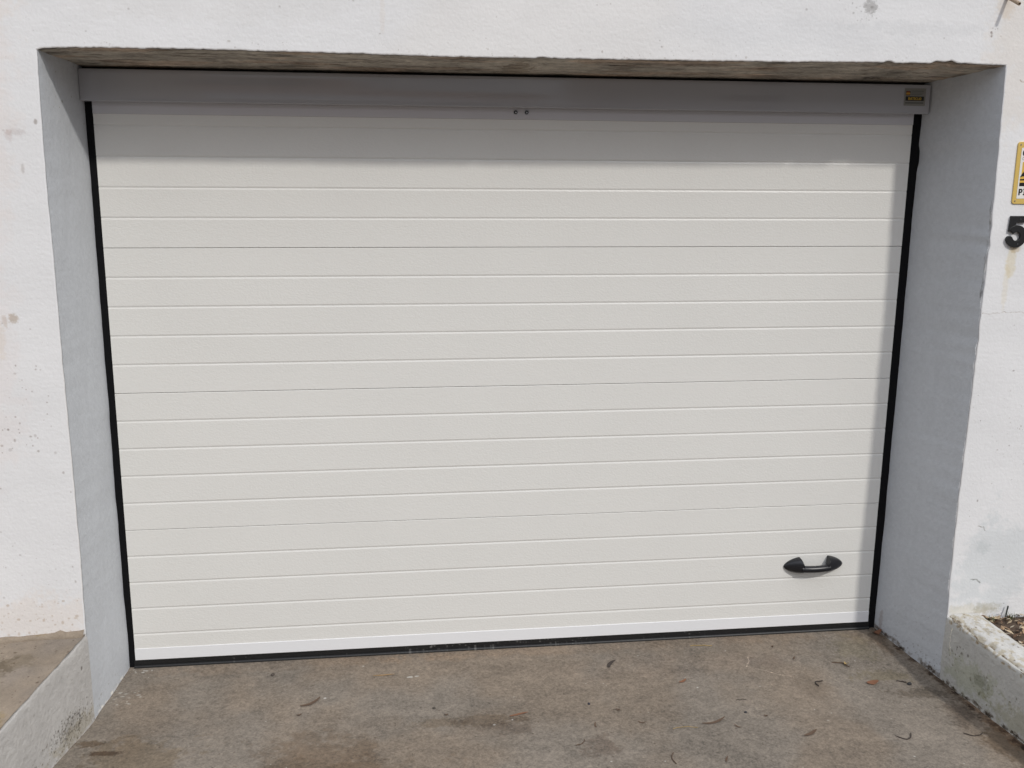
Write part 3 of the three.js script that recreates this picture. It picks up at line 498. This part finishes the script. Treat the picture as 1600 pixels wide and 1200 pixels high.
{ // short drain pipe sticking out of the wall
  const a = new THREE.Vector3(1.5235, 2.372, D - 0.03), tip = new THREE.Vector3(1.533, 2.327, 0.386), dir = tip.clone().sub(a), L = dir.length();
  const pr = [[0.0058, 0], [0.0058, L - 0.001], [0.0050, L], [0.0036, L], [0.0036, L - 0.03], [0.0001, L - 0.03]].map((v) => new THREE.Vector2(...v));
  const g = new THREE.LatheGeometry(pr, 20); const o = tag(mesh('drain_pipe', g, mat(0.34, 0.25, 0.17, 0.5)), 'short brownish drain pipe stub sticking out of the lintel wall', 'pipe');
  o.position.copy(a); o.quaternion.setFromUnitVectors(new THREE.Vector3(0, 1, 0), dir.normalize());
}

// ------------------------------------------------------------------ garden bed litter and weeds
{
  const parts = [], cols = [[0.20, 0.12, 0.07], [0.30, 0.20, 0.12], [0.42, 0.33, 0.22], [0.13, 0.075, 0.045], [0.48, 0.41, 0.31]];
  for (let k = 0; k < 2600; k++) {
    const z = D + 0.004 + Math.pow(rnd(), 1.4) * 1.6, x = wallR(z) + 0.138 + Math.pow(rnd(), 1.5) * 1.4, l = rr(0.006, 0.018), w = l * rr(0.25, 0.55), c = cols[Math.floor(rnd() * 5)], j = rr(0.7, 1.2);
    const g = new THREE.BufferGeometry(), b = l * rr(-0.2, 0.25);
    g.setAttribute('position', new THREE.Float32BufferAttribute([-l, 0, 0, -l * 0.2, b, w, l, 0, 0, -l * 0.2, b, w, -l, 0, 0, -l * 0.1, b * 0.6, -w, -l, 0, 0, l, 0, 0, -l * 0.1, b * 0.6, -w], 3));
    g.setAttribute('color', new THREE.Float32BufferAttribute(Array(9).fill(c.map((v) => v * j)).flat(), 3)); g.rotateZ(rr(-0.5, 0.5)); g.rotateX(rr(-0.5, 0.5)); g.rotateY(rr(0, 6.28));
    g.translate(x, topR(z) - 0.012 + (fbm(x * 14, z * 14, 3) - 0.5) * 0.03 + rr(0, 0.012), z); g.computeVertexNormals(); parts.push(g);
  }
  const o = tag(mesh('leaf_litter', mergeGeometries(parts), new THREE.MeshStandardMaterial({ vertexColors: true, roughness: 1, side: THREE.DoubleSide })), 'brown dry leaf litter covering the garden bed', 'leaf litter'); o.userData.kind = 'stuff';
  const weed = (x, z, n, hgt, label) => {
    const parts = []; for (let k = 0; k < n; k++) { const a = rr(0, 6.28), l = hgt * rr(0.5, 1), lean = rr(0.15, 0.6), w = rr(0.0015, 0.003), P = [], I = []; for (let i = 0; i <= 4; i++) { const t = i / 4, ww = w * (1 - t * 0.9); P.push(-ww, l * t * (1 - 0.2 * t * lean), l * lean * t * t, ww, l * t * (1 - 0.2 * t * lean), l * lean * t * t); if (i) I.push(2 * i - 2, 2 * i - 1, 2 * i, 2 * i - 1, 2 * i + 1, 2 * i); } const g = new THREE.BufferGeometry(); g.setAttribute('position', new THREE.Float32BufferAttribute(P, 3)); g.setIndex(I); g.rotateY(a); g.translate(rr(-0.012, 0.012), 0, rr(-0.004, 0.01)); parts.push(g); }
    const g = mergeGeometries(parts); g.computeVertexNormals(); const o = tag(mesh('weed', g, mat(0.09, 0.11, 0.045, 0.9, { side: THREE.DoubleSide })), label, 'weed'); o.position.set(x, topR(z) - 0.012, z);
  };
  weed(1.708, D + 0.03, 10, 0.03, 'small green weed where the flaking wall top meets the bed'); weed(1.790, D + 0.018, 16, 0.035, 'leafy green weed beside the dark stem against the wall'); weed(1.86, D + 0.02, 18, 0.03, 'low spreading green weed against the foot of the pier');
  const st = tag(mesh('dark_stem', new THREE.TubeGeometry(new THREE.CatmullRomCurve3([[1.770, 0.17, D + 0.02], [1.774, 0.20, D + 0.016], [1.781, 0.232, D + 0.012]].map((v) => new THREE.Vector3(...v))), 8, 0.0028, 8), mat(0.03, 0.035, 0.03, 0.8)), 'short dark upright stem against the pier foot', 'stem');
}

// ------------------------------------------------------------------ what the wind left on the driveway
const gy = (x, z) => groundY(x, z) + (fbm(x * 6, z * 6, 3) - 0.5) * 0.006 * sm(0.02, 0.12, z);
function leafGeo(l, w, bend, lift, curl) { // lies along x, bends sideways, edges curl up
  const n = 12, P = [], I = [];
  for (let i = 0; i <= n; i++) {
    const t = i / n, a = (t - 0.5) * bend, R = l / bend, cx = R * Math.sin(a), cz = R * (1 - Math.cos(a)), ww = w * (0.12 + Math.pow(Math.sin(Math.PI * Math.min(1, t * 0.92 + 0.05)), 0.8)), up = lift * 0.3 * Math.pow(Math.abs(t - 0.4), 1.5);
    const nx = -Math.sin(a), nz = Math.cos(a);
    for (const [s, y] of [[-1, curl * 0.5], [0, 0], [1, curl * 0.35]]) P.push(cx + nx * ww * s, up + y * ww + 0.0006, cz + nz * ww * s);
    if (i) { const b = 3 * i; I.push(b - 3, b - 2, b, b - 2, b + 1, b, b - 2, b - 1, b + 1, b - 1, b + 2, b + 1); }
  }
  const g = new THREE.BufferGeometry(); g.setAttribute('position', new THREE.Float32BufferAttribute(P, 3)); g.setIndex(I); g.computeVertexNormals(); return g;
}
const leafMat = (r, g, b) => mat(r, g, b, 0.85, { side: THREE.DoubleSide });
const brown = leafMat(0.10, 0.062, 0.04), tan = leafMat(0.30, 0.19, 0.09), russet = leafMat(0.19, 0.085, 0.045), darkLeaf = leafMat(0.045, 0.034, 0.028), straw = leafMat(0.34, 0.24, 0.10);
function put(o, x, z, turn) { o.position.set(x, gy(x, z) - 0.0004, z); o.rotation.y = turn; return o; }
const LEAF = [ // x, z, length, half width, bend, lift, curl, turn, material, label
  [-0.766, 0.303, 0.085, 0.0052, -1.0, 0.05, 0.9, 0.62, brown, 'long curled dark brown leaf by the brown stain'],
  [0.593, 0.566, 0.095, 0.0045, -0.8, 0.05, 0.8, 0.28, brown, 'long slender curved brown leaf before the middle of the door'],
  [0.891, 0.665, 0.060, 0.0058, -0.3, 0.05, 0.8, 0.45, brown, 'short brown leaf lying between two curved twigs'],
  [0.561, 0.301, 0.036, 0.0050, -0.4, 0.04, 0.7, 0.5, russet, 'small reddish brown leaf scrap alone on the grey concrete'],
  [0.322, 0.159, 0.060, 0.0065, 1.5, 0.05, 0.8, 0.95, darkLeaf, 'forked dark leaf near the door seal'],
  [1.441, 0.040, 0.034, 0.0110, 0.4, 0.12, 0.7, 0.1, russet, 'curled brown leaf in the corner below the side seal'],
  [-0.517, 0.146, 0.080, 0.0032, 0.55, 0.05, 0.6, -0.05, tan, 'thin tan boomerang shaped leaf near white paint chips'],
  [-0.063, 0.446, 0.070, 0.0040, 0.7, 0.05, 0.7, 0.2, russet, 'orange brown curled leaf on the dark oily patch'],
  [1.270, 0.346, 0.046, 0.0120, 0.3, 0.06, 0.4, 0.1, russet, 'broad russet leaf near the shaded jamb'],
];
for (const [x, z, l, w, b, li, cu, tu, m, lab] of LEAF) put(tag(mesh('dry_leaf', leafGeo(l, w, b, li, cu), m), lab, 'leaf', 'dry leaves on the driveway'), x, z, tu);
function twigGeo(l, r, bend, kink = 0) { const pts = []; for (let i = 0; i <= 6; i++) { const t = i / 6 - 0.5; pts.push(new THREE.Vector3(t * l, r + 0.002 * Math.sin(i * 1.9) ** 2, bend * l * (t * t * 2) + kink * Math.max(0, t - 0.2) * l)); } return new THREE.TubeGeometry(new THREE.CatmullRomCurve3(pts), 14, r, 6); }
const TWIG = [
  [1.201, 0.218, 0.060, 0.0020, 0.1, 1.6, -0.25, brown, 'bent twig with pale yellow tip near the door'],
  [1.214, 0.704, 0.062, 0.0021, -0.9, 0, 0.1, darkLeaf, 'dark hooked twig before the shaded low wall'],
  [1.466, 0.688, 0.066, 0.0018, -0.5, 0, -0.15, darkLeaf, 'thin dark twig close to the damp line of the low wall'],
  [0.483, 0.581, 0.085, 0.0010, 0.2, 0, -0.03, straw, 'hair thin pale stalk beside the long slender leaf'],
  [0.730, 0.441, 0.038, 0.0010, 0.0, 0, 0.02, darkLeaf, 'tiny straight dark stalk'],
  [0.704, 0.065, 0.085, 0.0016, 0.1, 0, -0.12, straw, 'long straw coloured stalk beside the door seal'],
  [0.391, 0.746, 0.060, 0.0015, 0.3, 0, 1.45, brown, 'brown stalk pointing at the door'],
  [0.122, 0.636, 0.045, 0.0014, -0.4, 0, 0.7, brown, 'little curved brown stalk on the stained concrete'],
  [1.387, 0.338, 0.036, 0.0020, 0.1, 0, -0.35, darkLeaf, 'short dark twig beside the black pebble'],
  [1.047, 0.349, 0.042, 0.0022, 0.5, 1.2, 1.2, darkLeaf, 'forked dark sprig on a grey smudge'],
];
for (const [x, z, l, r, b, k, tu, m, lab] of TWIG) { const t = put(tag(mesh('twig', twigGeo(l, r, b, k), m), lab, 'twig', 'twigs and stalks on the driveway'), x, z, tu); if (k > 1.5) { const tip = mesh('tip', leafGeo(0.02, 0.005, 0.3, 0.1, 0.5), straw, t); tip.position.set(0.022, 0.002, 0.012); tip.rotation.y = -0.9; tip.userData.label = 'pale yellow tip'; } }
const pebG = new THREE.IcosahedronGeometry(1, 2); { const p = pebG.attributes.position, v = new THREE.Vector3(); for (let i = 0; i < p.count; i++) { v.fromBufferAttribute(p, i); const s = 0.8 + 0.4 * fbm(v.x * 1.7 + 9, v.y * 1.7 + v.z * 1.3 + 4, 2); p.setXYZ(i, v.x * s, v.y * s * 0.7, v.z * s * 0.8); } pebG.computeVertexNormals(); }
for (const [x, z, s, c, lab] of [[1.41, 0.356, 0.009, [0.02, 0.02, 0.022], 'black pebble near the russet leaf'], [0.719, 0.517, 0.0055, [0.03, 0.03, 0.035], 'small black pebble above the long slender leaf'], [0.191, 0.406, 0.0055, [0.02, 0.02, 0.035], 'small bluish black pebble before the middle of the door'], [-0.347, 0.375, 0.006, [0.06, 0.05, 0.04], 'small dark pebble beside the dark oily patch'], [-0.918, 0.105, 0.008, [0.07, 0.055, 0.045], 'flat brown clod near the door seal']]) {
  const o = tag(mesh('pebble', pebG, mat(...c, 0.7)), lab, 'pebble', 'pebbles on the driveway'); o.scale.setScalar(s); o.position.set(x, gy(x, z) + s * 0.3, z); o.rotation.y = x * 9;
}
for (const [x, z, lab] of [[0.282, 0.457, 'upright dark bark scrap beside the small bluish black pebble'], [0.346, 0.542, 'dark bark scrap at the end of the hair thin pale stalk'], [0.185, 0.54, 'dark bark scrap above the little curved brown stalk'], [0.56, 0.776, 'dark bark scrap below the long slender curved leaf'], [-0.805, 0.368, 'dark bark scrap beside the long curled dark leaf'], [1.03, 0.188, 'dark bark scrap near the bent twig with yellow tip'], [-0.308, 0.419, 'dark bark scrap next to the small pebble by the oily patch'], [0.66, 0.60, 'dark bark scrap touching the tip of the long slender leaf'], [0.78, 0.55, 'dark bark scrap beside the small black pebble'], [0.98, 0.10, 'dark bark scrap just before the door seal']])
  put(tag(mesh('bark_scrap', leafGeo(rr(0.014, 0.03), rr(0.0025, 0.0045), rr(0.3, 1) * (rnd() < 0.5 ? -1 : 1), 0.05, 0.6), brown), lab, 'bark scrap', 'scraps of bark on the driveway'), x, z, rr(0, 6));

renderer.render(scene, camera);
